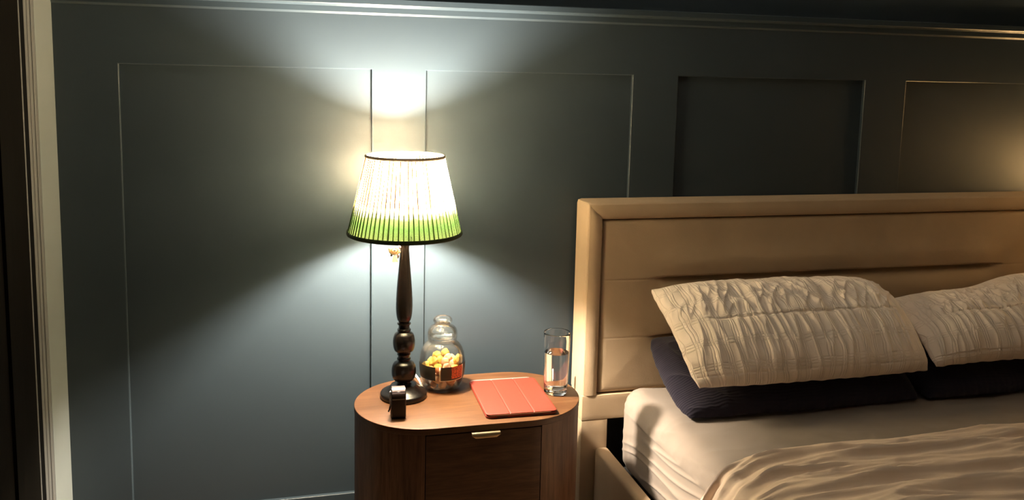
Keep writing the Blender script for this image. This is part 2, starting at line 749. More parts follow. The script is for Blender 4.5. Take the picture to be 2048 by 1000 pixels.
def build_wall_back():
    b = MB()
    # the board behind, at recess depth
    b.box((-.75, REC, 0), (XR, .09, ZC))
    z0, z1 = .242, 1.4325
    pan = [(-.404, .2215), (.368, .970), (1.1135, 1.7475), (1.898, 2.50), (2.645, 3.10), (3.245, 3.62)]
    ch = .0028
    # rails and stiles standing proud of the board
    xs = [XL - .02]
    for a, c in pan:
        xs += [a, c]
    xs.append(XR)
    b.box((xs[0], 0, 0), (XR, REC, z0 - ch))
    b.box((xs[0], 0, z1 + ch), (XR, REC, 1.60))
    for i in range(0, len(xs), 2):
        x0 = xs[i] + (ch if i else 0)
        x1 = xs[i + 1] - (ch if i + 1 < len(xs) - 1 else 0)
        b.box((x0, 0, z0 - ch), (x1, REC, z1 + ch))
    tag(b.obj('wall_back', M['wall'], smooth=False), kind='structure')
    # rounded lips round each panel
    lp = MB()
    prof = [(ch - ch * math.sin(k * math.pi / 8), ch - ch * math.cos(k * math.pi / 8)) for k in range(5)] + [(0, REC)]
    for a, c in pan:
        V = []
        for off, y in prof:
            V += [(a - off, y, z0 - off), (c + off, y, z0 - off), (c + off, y, z1 + off), (a - off, y, z1 + off)]
        lp.add(V, [(4 * i + k, 4 * i + (k + 1) % 4, 4 * i + 4 + (k + 1) % 4, 4 * i + 4 + k) for i in range(len(prof) - 1) for k in range(4)])
    tag(lp.obj('trim_2', M['trim'], smooth=True, auto=50), kind='structure')


build_wall_back()


def build_cap():
    prof = [(0, 1.5755), (-.005, 1.581), (-.006, 1.595), (-.014, 1.6000), (-.0155, 1.6025), (-.0155, 1.6165), (-.012, 1.6185),
            (.0125, 1.6185)]
    b = MB()
    V = []
    for x in (XL, XR):
        V += [(x, y, z) for y, z in prof]
    n = len(prof)
    b.add(V, [(i, i + 1, n + i + 1, n + i) for i in range(n - 1)] + [tuple(range(n)), tuple(range(n, 2 * n))])
    return tag(b.obj('trim_1', M['trim'], smooth=False), kind='structure')


build_cap()

# left return of white plaster and the dark sliding door beyond it
tag(MB().box((XL - .12, -.154, 0), (XL, 0, ZC)).obj('wall_left', M['white'], smooth=False), kind='structure')
door = empty('door_1', (XL, -.154, 0))
tag(door, kind='structure')
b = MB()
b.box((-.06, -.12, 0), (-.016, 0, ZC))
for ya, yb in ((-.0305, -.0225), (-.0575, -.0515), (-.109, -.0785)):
    b.box((-.03, ya, 0), (-.0006 if yb < -.07 else -.0016, yb, ZC))  # added black fillers paint the shade in the gaps beside the tracks
b.obj('door_gap_shade', M['gap'], door, smooth=False)
for y0, y1 in ((-.0225, 0.0), (-.0515, -.0305), (-.0785, -.0575)):
    V, F, N = rbox((.024, y1 - y0, ZC), .0025, 2)
    V = V + np.array((-.0119, (y0 + y1) / 2, ZC / 2))
    mesh_obj('door_track', V, F, M['jamb'], door, merge=1e-6)
V, F, N = rbox((.022, .007, ZC), .002, 2)
mesh_obj('edge_bead', V + np.array((-.011, -.1125, ZC / 2)), F, M['jamb'], door, merge=1e-6)
b = MB()
b.box((-.05, -.275, 0), (-.0012, -.1165, ZC))
b.obj('door_stile', M['door'], door, smooth=False)
b = MB()
b.box((-.05, -(YB - .154), 0), (-.008, -.275, ZC))
b.obj('door_panel', M['door'], door, smooth=False)
tag(MB().box((XL - .65, -.154, 0), (XL - .12, .09, ZC)).obj('wall_left_core', M['room'], smooth=False), kind='structure')
tag(MB().box((XL - .65, -YB, 0), (XL - .06, -.16, ZC)).obj('wall_left_back', M['room'], smooth=False), kind='structure')

# ------------------------------------------------------------------ table lamp


def lamp_profile():
    P = [(0.0, .0), (.0565, 0.0), (.0592, .0025), (.0596, .0115), (.0575, .0145), (.050, .0172), (.043, .0215), (.037, .0270),
         (.0335, .0310), (.0325, .0330), (.0300, .0338), (.0215, .0343), (.0185, .0360), (.0168, .0390), (.0162, .0420)]

    def ball(zc, rm, zh, r_end, n=12):
        out = []
        for k in range(n + 1):
            a = -1 + 2 * k / n
            out.append((r_end + (rm - r_end) * math.sqrt(max(0, 1 - a * a)) ** .9, zc + a * zh))
        return out
    P += ball(.0690, .0312, .0265, .0165)
    P += [(.0150, .0970), (.0148, .0985), (.0172, .1000), (.0176, .1020), (.0168, .1040), (.0150, .1052), (.0145, .1085), (.0150, .1115),
          (.0168, .1122), (.0172, .1140), (.0165, .1160)]
    P += ball(.1455, .0282, .0270, .0160)
    P += [(.0150, .1740), (.0168, .1752), (.0174, .1775), (.0168, .1800), (.0145, .1812), (.0138, .1860), (.0142, .1915), (.0168, .1925),
          (.0175, .1945), (.0168, .1968), (.0140, .1980), (.0138, .2000)]
    P += [tuple(p) for p in spline([(.0165, .2030), (.0195, .2150), (.0210, .2350), (.0208, .2550), (.0192, .2850), (.0165, .3180), (.0138, .3500),
                                    (.0119, .3750), (.0112, .3880), (.0120, .3960), (.0135, .4020)], 4)]
    P += [(.0136, .4050), (.0128, .4065), (.0, .4065)]
    return P


LAMP_Z = .60


def make_lamp(loc, bulb_mat, label, flip=False):
    t = empty('table_lamp', loc)
    tag(t, label, 'lamp')
    lathe_obj('lamp_base', lamp_profile(), M['ebony'], t, 56)
    holder = lathe_obj('lampholder', [(0, .4060), (.0105, .4060), (.0105, .425), (.0165, .430), (.0175, .468), (.0155, .478), (.0155, .498), (0, .498)],
                       M['lampholder'], t, 32)
    # bulb: neck and globe
    prof = [(.0, .4985), (.010, .4985), (.0125, .504)]
    for k in range(0, 13):
        a = -math.pi / 2 * .72 + (math.pi / 2 * 1.72) * k / 12
        prof.append((.0275 * math.cos(a) if k < 12 else 0, .536 + .0275 * math.sin(a)))
    lathe_obj('bulb', prof, bulb_mat, t, 20)
    # pleated shade
    z0, z1, r0, r1 = .428, .6235, .1412, .0962
    NP = 70
    seq = [(0.0, 0.0), (.45, .0009), (.86, .0016), (.90, .0009), (.76, -.0009), (.79, -.0014)]
    rows = 15
    cols = []
    rn = random.Random(3)
    for k in range(NP):
        j = rn.uniform(-.1, .1)
        for i, (f, dr) in enumerate(seq):
            cols.append(((k + f + (j if 0 < i < 5 else 0)) / NP * 2 * math.pi, dr, rn.uniform(-.05, .05)))
    V = []
    uv = []
    nc = len(cols)
    for i in range(rows):
        s = i / (rows - 1)
        rr = r0 + (r1 - r0) * s
        z = z0 + (z1 - z0) * s
        for a, dr, jj in cols:
            am = a + .0035 * math.sin(s * 9 + jj * 60)
            r = rr + dr
            V.append((r * math.cos(am), r * math.sin(am), z))
            uv.append((a / (2 * math.pi), s))
    F = []
    for i in range(rows - 1):
        for k in range(nc):
            k2 = (k + 1) % nc
            F.append((i * nc + k, i * nc + k2, (i + 1) * nc + k2, (i + 1) * nc + k))
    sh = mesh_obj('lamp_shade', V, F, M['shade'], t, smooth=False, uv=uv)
    for nm, mm, rr, zc, hh in (('top_binding', M['binding_top'], r1, z1 - .002, .0042), ('bottom_binding', M['binding_bottom'], r0, z0 + .002, .0052)):
        prof = []
        for k in range(13):
            a = 2 * math.pi * k / 12
            prof.append((rr + .0008 + .0030 * math.cos(a), zc + hh * math.sin(a)))
        lathe_obj(nm, prof, mm, sh, 96, auto=None)
    fr = MB()
    fr.add(*tube([(.020 * math.cos(a), .020 * math.sin(a), .470) for a in np.linspace(0, 2 * math.pi, 25)[:-1]], .0016, 8, True))
    for k in range(3):
        a = 2 * math.pi * k / 3 + .5
        fr.add(*tube([(.020 * math.cos(a), .020 * math.sin(a), .470), (.132 * math.cos(a), .132 * math.sin(a), .448)], .0014, 8))
    fr.obj('shade_carrier', M['metal'], sh)
    return t


LX, LY = .284, -.2135
lamp = make_lamp((LX, LY, LAMP_Z), M['bulb'], 'lit table lamp with dark turned wooden stem and green-hemmed pleated shade, beside jar')
V, F = tube(spline([(.050, .028, .004), (.054, .048, .008), (.046, .078, .020), (.038, .1160, .018), (.036, .132, -.02), (.036, .142, -.09), (.034, .144, -.16)], 8), .0034, 8)
mesh_obj('lamp_cord', V, F, M['braid'], lamp)

# ------------------------------------------------------------------ bedside cabinet


def stadium(x0, x1, yc, R, n=28, exp=2.0):
    pts = []
    for k in range(n + 1):
        a = math.pi / 2 + math.pi * k / n
        pts.append((x0 + R + R * math.cos(a), yc + R * math.sin(a)))
    for k in range(n + 1):
        a = -math.pi / 2 + math.pi * k / n
        pts.append((x1 - R + R * math.cos(a), yc + R * math.sin(a)))
    return pts


def make_cabinet(loc):
    hw, R = .2905, .1705
    t = empty('bedside_cabinet', loc)
    V, F = prism(stadium(-hw, hw, 0, R, 40), .584, .600, .0016, 3)
    mesh_obj('cabinet_top', V, F, M['wood_top'], t, auto=30)
    # body: the outline with the drawer opening set back
    out = stadium(-hw + .0012, hw - .0012, 0, R - .0012, 40)
    dx0, dx1 = -.1385, .1485
    body = []
    for x, y in out:
        if y < 0 and dx0 < x < dx1:
            continue
        body.append((x, y))

    def yfront(x, r=R - .0012):
        c = hw - R
        e = max(0.0, abs(x) - c)
        return -math.sqrt(max(0, r * r - e * e))
    # order: left cap ends at front-left going round; insert the recess between the two front corners
    V, F = prism(body_with_notch(out, dx0, dx1, yfront), .012, .5838, 0)
    mesh_obj('cabinet_body', V, F, M['wood_side'], t, auto=30)
    g = .0022
    xs = np.linspace(dx0 + g, dx1 - g, 25)
    o2 = [(x, yfront(x)) for x in xs] + [(x, yfront(x) + .018) for x in xs[::-1]]
    V, F = prism(o2, .285, .5815, .0008, 2)
    dr = mesh_obj('drawer', V, F, M['wood_front'], t, auto=30)
    V, F = prism(o2, .022, .2815, .0008, 2)
    mesh_obj('drawer', V, F, M['wood_front'], t, auto=30)
    # folded metal edge pull on the upper drawer: a tab with clipped lower corners
    hx0, hx1, y0 = -.0285, .0405, -.1705
    m = MB()
    prof = [(0.002, .5838), (-.0085, .5838), (-.0105, .5825), (-.0125, .5765), (-.0118, .5712), (-.0098, .5712), (-.0095, .5790), (0.002, .5815)]
    nsl = 9
    Vh = []
    for i in range(nsl):
        s = i / (nsl - 1)
        x = hx0 + (hx1 - hx0) * s
        cl = sstep(0, .14, min(s, 1 - s) * 1.0)
        for (py, pz) in prof:
            zz = pz if pz > .578 else .5785 + (pz - .5785) * (0.15 + .85 * float(cl))
            Vh.append((x, y0 + py, zz))
    n = len(prof)
    Fh = []
    for i in range(nsl - 1):
        for k in range(n):
            k2 = (k + 1) % n
            Fh.append((i * n + k, i * n + k2, (i + 1) * n + k2, (i + 1) * n + k))
    Fh.append(tuple(range(n)))
    Fh.append(tuple((nsl - 1) * n + k for k in range(n)))
    mesh_obj('drawer_pull', Vh, Fh, M['brass'], dr, auto=50)
    # plinth
    V, F = prism(stadium(-hw + .015, hw - .015, 0, R - .015, 24), 0, .0122, 0)
    mesh_obj('plinth', V, F, M['wood_side'], t, smooth=False)
    return t


def body_with_notch(out, dx0, dx1, yfront):
    res = []
    done = False
    for x, y in out:
        inside = y < -1e-6 and dx0 < x < dx1
        if inside:
            if not done:
                res += [(dx0, yfront(dx0)), (dx0, yfront(dx0) + .022), (dx1, yfront(dx1) + .022), (dx1, yfront(dx1))]
                done = True
            continue
        res.append((x, y))
    if not done:     # no outline point fell in the notch: insert it where x jumps across
        res2 = []
        for i, (x, y) in enumerate(res):
            res2.append((x, y))
            nx, ny = res[(i + 1) % len(res)]
            if y < 0 and ny < 0 and x <= dx0 and nx >= dx1:
                res2 += [(dx0, yfront(dx0)), (dx0, yfront(dx0) + .022), (dx1, yfront(dx1) + .022), (dx1, yfront(dx1))]
        res = res2
    return res


CX, CY = .446, -.2555
cab = make_cabinet((CX, CY, 0))
tag(cab, 'oval walnut bedside cabinet with drawer and metal pull, left of the bed', 'bedside table')

# ------------------------------------------------------------------ jar of sweets
JX, JY, JZ = .392, -.1665, .6003
jar = empty('sweet_jar', (JX, JY, JZ))
tag(jar, 'round glass jar with stoppered lid, dark label band and gummy sweets, beside lamp', 'jar')
body_out = [(0, .0), (.036, .0), (.0415, .0015), (.0470, .0055), (.0520, .0150), (.0562, .0300), (.0590, .0480), (.0600, .0680), (.0592, .0850),
            (.0562, .1000), (.0510, .1120), (.0445, .1205), (.0392, .1250), (.0368, .1275), (.0365, .1310)]
outer = [tuple(p) for p in spline(body_out, 4)]
inner = [(max(r - .0022, 0), z + (.003 if r < .040 and z < .02 else .0008)) for r, z in reversed(outer)]
lathe_obj('jar_body', outer + [(.0388, .1325), (.0392, .1345), (.0375, .1352), (.0345, .1345)] + inner, M['jar'], jar, 64)
lid_out = [(0, .1330), (.030, .1330), (.0325, .1340), (.0330, .1365), (.0385, .1372), (.0392, .1395), (.0390, .1430), (.0392, .1475), (.0388, .1530), (.0365, .1600),
           (.0310, .1665), (.0245, .1700), (.0205, .1722), (.0190, .1745), (.0195, .1760), (.0225, .1772), (.0246, .1800), (.0252, .1835), (.0242, .1875),
           (.0205, .1915), (.0130, .1942), (0, .1950)]
lid = lathe_obj('jar_lid', lid_out, M['lid'], jar, 56, auto=None)
lathe_obj('stopper_hollow', [(0, .138), (.0300, .138), (.0350, .1440), (.0352, .1520), (.031, .161), (.022, .1655), (.012, .167), (0, .1672)], M['lid'], lid, 48, auto=None)


def r_jar(z):
    for (ra, za), (rb, zb) in zip(outer[:-1], outer[1:]):
        if za <= z <= zb and zb > za:
            return ra + (rb - ra) * (z - za) / (zb - za)
    return .06


def band(name, a0, a1, z0, z1, m, off, parent, na=24, nz=8):
    """curved label patch; angles in degrees, 0 faces the room, positive to the right"""
    V = []
    for i in range(na + 1):
        a = rad(-90 + a0 + (a1 - a0) * i / na)
        for j in range(nz + 1):
            z = z0 + (z1 - z0) * j / nz
            r = r_jar(z) + off
            V.append((r * math.cos(a), r * math.sin(a), z))
    n1 = len(V)
    for i in range(na + 1):
        a = rad(-90 + a0 + (a1 - a0) * i / na)
        for j in range(nz + 1):
            z = z0 + (z1 - z0) * j / nz
            r = r_jar(z) + off - .00025
            V.append((r * math.cos(a), r * math.sin(a), z))
    F = grid_faces(na + 1, nz + 1) + grid_faces(na + 1, nz + 1, n1, True)
    for i in range(na):
        F.append((i * (nz + 1), n1 + i * (nz + 1), n1 + (i + 1) * (nz + 1), (i + 1) * (nz + 1)))
        q = nz
        F.append((i * (nz + 1) + q, (i + 1) * (nz + 1) + q, n1 + (i + 1) * (nz + 1) + q, n1 + i * (nz + 1) + q))
    return mesh_obj(name, V, F, m, parent, smooth=True, auto=40)


# the jar is turned a little: the clear gap between the ends of the band faces the room (camera sits left of it)
JA = -10
band('label_band', JA - 95, JA - 17, .037, .074, M['label_dark'], .0006, jar)
lb = band('label_band', JA - 3, JA + 100, .037, .074, M['label_dark'], .0006, jar)
band('label_print', JA + 24, JA + 58, .0415, .0738, M['label_orange'], .0010, lb, 12)
m_ = MB()
for a0, a1, z0, z1 in ((JA - 7, JA - 4.8, .036, .0745), (JA - 4.8, JA + 62, .0362, .0374), (JA + 59, JA + 61.5, .0362, .0738)):
    o_ = band('tmp', a0, a1, z0, z1, M['label_line'], .0009, None, 16, 4)
    me_ = o_.data
    m_.add([tuple(v.co) for v in me_.vertices], [tuple(p.vertices) for p in me_.polygons])
    bpy.data.objects.remove(o_)
m_.obj('label_outline', M['label_line'], lb)

# gummy sweets, each a piece of its own
rn = random.Random(11)
pieces = []


def rest_height(x, y, r):
    """lowest centre height at which a ball of radius r rests at (x, y), or None if the wall is in the way"""
    q = math.hypot(x, y)
    z = .0040 + r
    for _ in range(40):
        moved = False
        for (px, py, pz, pr) in pieces:
            d2 = (x - px) ** 2 + (y - py) ** 2
            R_ = (r + pr) * .93
            if d2 < R_ * R_ and (z - pz) ** 2 + d2 < R_ * R_ * .9999:
                z = pz + math.sqrt(R_ * R_ - d2)
                moved = True
        if not moved:
            break
    while z < .09 and min(r_jar(z), r_jar(max(z - r * .8, .002))) - .0028 - r < q:
        z += .002
        for (px, py, pz, pr) in pieces:
            d2 = (x - px) ** 2 + (y - py) ** 2
            R_ = (r + pr) * .93
            if (z - pz) ** 2 + d2 < R_ * R_ * .999:
                return None
    return z


for _ in range(140):
    best = None
    r = rn.uniform(.0112, .0142)
    for _k in range(90):
        q = rn.uniform(0, 2 * math.pi)
        rr = (.060 - .0028 - r) * math.sqrt(rn.random())
        x, y = rr * math.cos(q), rr * math.sin(q)
        z = rest_height(x, y, r)
        if z is None or min(r_jar(min(z, .12)), r_jar(max(min(z, .12) - r * .8, .002))) - .0026 - r < rr:
            continue
        # the heap is higher to the right and back
        if z + r > .091 + .16 * x + .12 * y - 2.5 * (x * x + y * y):
            continue
        if best is None or z < best[2]:
            best = (x, y, z, r)
    if best:
        pieces.append(best)


def sweet_mesh(seed):
    bm = bmesh.new()
    bmesh.ops.create_icosphere(bm, subdivisions=4, radius=1.0)
    rs = random.Random(seed)
    fx, fy = rs.uniform(2, 3), rs.uniform(2, 3)
    for v in bm.verts:
        c = v.co
        k = 1 + .07 * math.sin(c.x * fx * 2 + seed) * math.cos(c.y * fy * 2) + .05 * math.sin(c.z * 5 + seed)
        v.co = Vector((c.x * 1.06, c.y * .94, c.z * .84)) * k
    for f in bm.faces:
        f.smooth = True
    me = bpy.data.meshes.new('sweet')
    bm.to_mesh(me)
    bm.free()
    return me


kinds = [('sweet_yellow', 'yellow gummy sweet among the sweets in the glass jar', 'yellow sweets in the jar'),
         ('sweet_orange', 'orange gummy sweet among the sweets in the glass jar', 'orange sweets in the jar'),
         ('sweet_peach', 'pale peach gummy sweet among the sweets in the glass jar', 'peach sweets in the jar')]
sm = {}
for k, (mk, lab, grp) in enumerate(kinds):
    for v in range(3):
        me = sweet_mesh(k * 5 + v)
        me.materials.append(M[mk])
        sm[(k, v)] = me
for i, (x, y, z, r) in enumerate(sorted(pieces, key=lambda p: p[2])):
    if z > .054:
        k = 0 if rn.random() < .66 else (1 if x < 0 else 2)
    elif z > .04:
        k = rn.choice((1, 1, 2))
    else:
        k = rn.choice((1, 2, 2, 2))
        if x > .01:
            k = rn.choice((1, 1, 2))
    o = bpy.data.objects.new('gummy_sweet', sm[(k, i % 3)])
    COL.objects.link(o)
    o.location = (JX + x, JY + y, JZ + z)
    o.scale = (r, r, r)
    o.rotation_euler = (rn.uniform(0, 6), rn.uniform(0, 6), rn.uniform(0, 6))
    tag(o, kinds[k][1], 'sweet', kinds[k][2])

# ------------------------------------------------------------------ tumbler of water
GX, GY, GZ = .678, -.262, .6003
tum = empty('drinking_glass', (GX, GY, GZ))
tag(tum, 'tall clear drinking glass two thirds full of water, at right end of cabinet', 'glass')
ro = lambda z: .0302 + (.0352 - .0302) * (z / .164) ** .8
gp = [(0, .0), (.0275, .0), (.0295, .0012), (ro(.004), .004)]
gp += [(ro(z), z) for z in np.linspace(.012, .160, 12)] + [(ro(.164) - .0002, .1632), (ro(.164) - .0009, .1641), (ro(.164) - .0016, .1632)]
gp += [(ro(z) - .0019, z) for z in np.linspace(.160, .018, 12)] + [(.0265, .0135), (.022, .0120), (0, .0115)]
lathe_obj('glass_body', gp, M['tumbler'], tum, 64)
wt = .1105
wp = [(0, .01155), (.022, .01205), (.0262, .0136)] + [(ro(z) - .00195, z) for z in np.linspace(.018, wt, 12)] + [(0, wt)]
wo = tag(lathe_obj('water', [(max(r - .0001, 0), z) for r, z in wp], M['water'], tum, 64), kind='stuff')

# ------------------------------------------------------------------ tablet in a folding cover
tab = empty('tablet', (.5525, -.2800, .6004), rad(-1.4))
tag(tab, 'tablet in a coral folding cover lying on the cabinet top', 'tablet')
W2, D2 = .0893, .1205


def rrect(hx, hy, r, n=8):
    pts = []
    for sx, sy, a0 in ((1, 1, 0), (-1, 1, 90), (-1, -1, 180), (1, -1, 270)):
        for k in range(n + 1):
            a = rad(a0 + 90 * k / n)
            pts.append((sx * (hx - r) + r * math.cos(a), sy * (hy - r) + r * math.sin(a)))
    return pts


V, F = prism(rrect(W2, D2, .011), 0, .0072, .0018, 3)
mesh_obj('back_cover', V, F, M['coral'], tab, auto=50)
V, F = prism([(x - .0035, y - .0004) for x, y in rrect(W2 - .0064, D2 - .0008, .011)], .0069, .0098, .0005, 2)
mesh_obj('tablet_screen', V, F, M['tablet'], tab, auto=50)
fc = MB()
cov = empty('tmp')
bpy.data.objects.remove(cov)
# cover flap: one sheet with two pressed folds
nx, ny = 121, 40
xs = np.linspace(-1, 1, nx)
ol = rrect(W2, D2, .011)


def flap():
    V = []
    ys = np.linspace(-1, 1, ny)
    top = []
    for i in range(nx):
        x = xs[i] * W2
        e = max(0.0, abs(x) - (W2 - .011)) / .011
        hy = D2 - .011 + .011 * math.sqrt(max(0, 1 - e * e))
        for j in range(ny):
            y = ys[j] * hy
            # folds parallel to the long side at thirds
            g = sum(math.exp(-((x - q) / .0013) ** 2) for q in (-.030, .030))
            edge = min(W2 - abs(x), hy - abs(y))
            dome = -.0009 * (1 - min(1, edge / .004)) ** 2
            z = .0114 - .0012 * g + dome
            V.append((x, y if y < 0 else y - .0095 * (y / D2), z))
    k = len(V)
    V += [(v[0], v[1], .0088) for v in V]
    F = grid_faces(nx, ny) + grid_faces(nx, ny, k, True)
    for i in range(nx - 1):
        for j in (0, ny - 1):
            F.append((i * ny + j, (i + 1) * ny + j, k + (i + 1) * ny + j, k + i * ny + j))
    for j in range(ny - 1):
        for i in (0, nx - 1):
            F.append((i * ny + j, i * ny + j + 1, k + i * ny + j + 1, k + i * ny + j))
    return V, F


V, F = flap()
mesh_obj('folding_cover', V, F, M['coral'], tab, merge=1e-6, auto=45)
b = MB()
b.box((-.062, -D2 - .0006, .0026), (-.036, -D2 + .001, .0048))
b.obj('speaker_slot', M['dark'], tab, smooth=False)
b = MB()
b.box((.022, -D2 - .0006, .0026), (.052, -D2 + .001, .0048))
b.obj('speaker_slot', M['dark'], tab, smooth=False)

# ------------------------------------------------------------------ small black upright gadget
dev = empty('pocket_gadget', (.2545, -.3360, .6003), rad(-3))
tag(dev, 'small upright black gadget with rounded glossy top and side clip, in front of lamp base', 'gadget')


def side_profile(hy, z0, z1, rt, rb_, n=8):
    pts = []
    for sy, zc, r, a0 in ((1, z0 + rb_, rb_, -90), (1, z1 - rt, rt, 0), (-1, z1 - rt, rt, 90), (-1, z0 + rb_, rb_, 180)):
        for k in range(n + 1):
            a = rad(a0 + 90 * k / n)
            pts.append((sy * (hy - r) + r * math.cos(a), zc + r * math.sin(a)))
    return pts


def slab_x(name, prof, x0, x1, m, parent, bev=.004):
    V, F = prism(prof, x0, x1, bev, 4)
    V = [(z, x, y) for x, y, z in V]
    return mesh_obj(name, V, F, m, parent, auto=45)


slab_x('gadget_shell', side_profile(.0185, 0, .0735, .0165, .006), -.0180, .0180, M['satin_black'], dev, .0045)
# smoked glossy cap over the rounded top and upper front
cap = []
pr_ = side_profile(.0191, .0, .0741, .0171, .006, 10)
arc = [p for p in pr_ if p[1] > .0500]
arc2 = [(y * .965, .0485 + (z - .0485) * .965) for y, z in arc]
poly = arc + arc2[::-1]
cp = slab_x('glossy_cap', poly, -.0155, .0155, M['cap_grey'], dev, 0)
b = MB()
b.box((-.0152, -.0196, .0482), (.0152, -.0182, .0500))
b.obj('cap_seam', M['metal'], dev, smooth=False)
b = MB()
b.box((-.0152, -.0168, .0640), (.0152, -.0142, .0712))
V, F = tube([(-.0154, -.0158, .0668), (.0154, -.0158, .0668)], .0006, 8)
mesh_obj('cap_joint', V, F, M['gloss_black'], dev)
V, F = tube(spline([(-.0188, -.006, .066), (-.0200, -.010, .058), (-.0202, -.012, .045), (-.0202, -.013, .030)], 6), .0013, 8)
cl = mesh_obj('side_clip', V, F, M['metal'], dev)
V, F = tube(spline([(-.0202, -.013, .031), (-.0215, -.0135, .024), (-.0240, -.014, .018)], 5), .0019, 8)
mesh_obj('clip_tip', V, F, M['satin_black'], cl)
for zz in (.0655, .0445, .032):
    V, F = lathe([(0, -.0022), (.0016, -.0016), (.0022, 0), (.0016, .0016), (0, .0022)], 12, -.0200, -.0115, zz)
    mesh_obj('clip_stud', V, F, M['metal'], cl, merge=1e-6)

# ------------------------------------------------------------------ charm hanging under the shade
ch = empty('hanging_charm', (.2555, -.2370, .985))
tag(ch, 'little cream and orange clay charm with an eye, hanging under the lamp shade', 'charm')


def disc_y(prof, seg=32):
    V, F = lathe(prof, seg)
    return [(x, -z, y) for x, y, z in V], F


V, F = disc_y([(0, -.004), (.010, -.004), (.0135, -.002), (.0138, 0), (.0125, .003), (.010, .0042), (0, .0042)])
V = [(x * 1.05, y, z * .86 + .004) for x, y, z in V]
d0 = mesh_obj('charm_disc', V, F, M['charm_cream'], ch, merge=1e-6)
for nm, ra, rb_, m, off in (('eye_ring', .0085, .0066, 'charm_orange', .0050), ('eye_white', .0066, 0, 'white_plastic', .0046), ('pupil', .0024, 0, 'charm_dark', .0056)):
    V, F = disc_y([(rb_, off - .0015), (ra, off - .0015), (ra, off), (rb_ + .0002, off + .0004), (rb_, off - .0015)] if rb_ else [(0, off - .0015), (ra, off - .0015), (ra, off), (0, off + .0005)])
    mesh_obj(nm, [(x, y, z * .8 + .005) for x, y, z in V], F, M[m], d0, merge=1e-6)
lathe_obj('charm_bell', [(0, -.0090), (.0040, -.0095), (.0052, -.0130), (.0062, -.0200), (.0072, -.0245), (.0066, -.0246), (.0040, -.012), (0, -.011)], M['charm_cream'], ch, 24, (.0015, 0, 0))
for (x, z, m, r) in ((.0118, .0115, 'charm_pink', .0048), (-.0075, -.0085, 'charm_dark', .0028), (.0095, -.0090, 'charm_pink', .0036), (.0092, -.0140, 'charm_dark', .0026),
                     (-.0120, .0090, 'charm_cream', .0044), (.0125, -.0005, 'charm_cream', .0032)):
    V, F = lathe([(r * math.cos(a), r * math.sin(a)) for a in np.linspace(-math.pi / 2, math.pi / 2, 9)], 14, x, .001, z)
    mesh_obj('charm_bead', V, F, M[m], ch, merge=1e-6)
V, F = tube([(0, 0, .014), (.006, .006, .045), (.0175, .0135, .078)], .0007, 6)
mesh_obj('charm_thread', V, F, M['metal'], ch)

# ------------------------------------------------------------------ white cable beside the headboard
cab_w = MB()
cab_w.add(*tube(spline([(.7725, -.050, .601 - .02), (.7735, -.050, .572), (.7740, -.052, .545), (.7755, -.048, .48), (.772, -.04, .30), (.775, -.03, .16), (.775, -.02, .02)], 8), .0032, 8))
o = cab_w.obj('charging_cable', M['white_plastic'])
tag(o, 'white cable hanging behind the cabinet beside the headboard', 'cable')
pg = rb_obj('cable_plug', (.7680, -.055, .560), (.7780, -.045, .592), .003, M['white_plastic'], o, 3)

# ------------------------------------------------------------------ bed
bed = empty('bed', (1.62, -1.05, 0))
tag(bed, 'beige velvet upholstered bed with channelled headboard and side rails', 'bed')
BO = np.array((1.62, -1.05, 0.0))
HX0, HX1, HZ = .811, 2.429, 1.076


def bpart(o):
    """meshes of the bed are built in world coordinates; hang them on the bed's empty"""
    o.parent = bed
    o.matrix_parent_inverse = Matrix.Translation((-1.62, 1.05, 0))
    return o


# headboard core and mitred border
def border():
    # profile across the border (a: 0 outer .. 1 inner, y depth)
    prof = [(0.0, -.004), (0.0, -.086), (.02, -.0925), (.06, -.0975), (.115, -.0998), (.125, -.0985), (.135, -.1002), (.35, -.1030), (.60, -.1032), (.82, -.1022), (.92, -.1000), (.97, -.0965), (1.0, -.0905), (1.0, -.060)]
    wl, wt_ = .0465, .0475
    path = [((HX0, .517), (wl, 0)), ((HX0, HZ), (wl, -wt_)), ((HX1, HZ), (-wl, -wt_)), ((HX1, .517), (-wl, 0))]
    V = []
    F = []
    rows = []
    for seg in range(3):
        (p0, d0), (p1, d1) = path[seg], path[seg + 1]
        L = math.hypot(p1[0] - p0[0], p1[1] - p0[1])
        n = max(12, int(L / .012))
        for i in range(n + 1):
            s = i / n
            row = []
            # soft pull-in near the mitre and small tension creases
            c0 = (0 if seg == 0 else s * L)
            for a, y in prof:
                x = p0[0] + (p1[0] - p0[0]) * s + (d0[0] + (d1[0] - d0[0]) * s) * a
                z = p0[1] + (p1[1] - p0[1]) * s + (d0[1] + (d1[1] - d0[1]) * s) * a
                dm = min(L - s * L if seg == 0 else 9, s * L if seg == 2 else 9, min(s * L, L - s * L) if seg == 1 else 9)
                if seg == 0:
                    # creases fanning on the left bar just under the mitre
                    if dm < .10:
                        y += .0016 * math.sin(dm * 260 + a * 5) * (1 - dm / .10) * sstep(.15, .5, a)
                if seg == 1 and .11 < a < .13:
                    y = -.1002
                if dm < .012 and a > .03:
                    y += .0035 * (1 - dm / .012) ** 2
                # softly rounded outer corners
                for cx_, sg in ((HX0 + .009, -1), (HX1 - .009, 1)):
                    ddx, ddz = (x - cx_) * sg, z - (HZ - .009)
                    if ddx > 0 and ddz > 0 and math.hypot(ddx, ddz) > .009:
                        kk = .009 / math.hypot(ddx, ddz)
                        x, z = cx_ + sg * ddx * kk, HZ - .009 + ddz * kk
                y2 = y + (.0006 * float(gn(s * L * 22 + seg * 50, a * 2.0)) if a > 0 else 0)
                # outer faces bow slightly
                row.append((x, y2, z))
            rows.append(row)
    for r_ in rows:
        V.extend(r_)
    n = len(prof)
    F = grid_faces(len(rows), n)
    return V, F


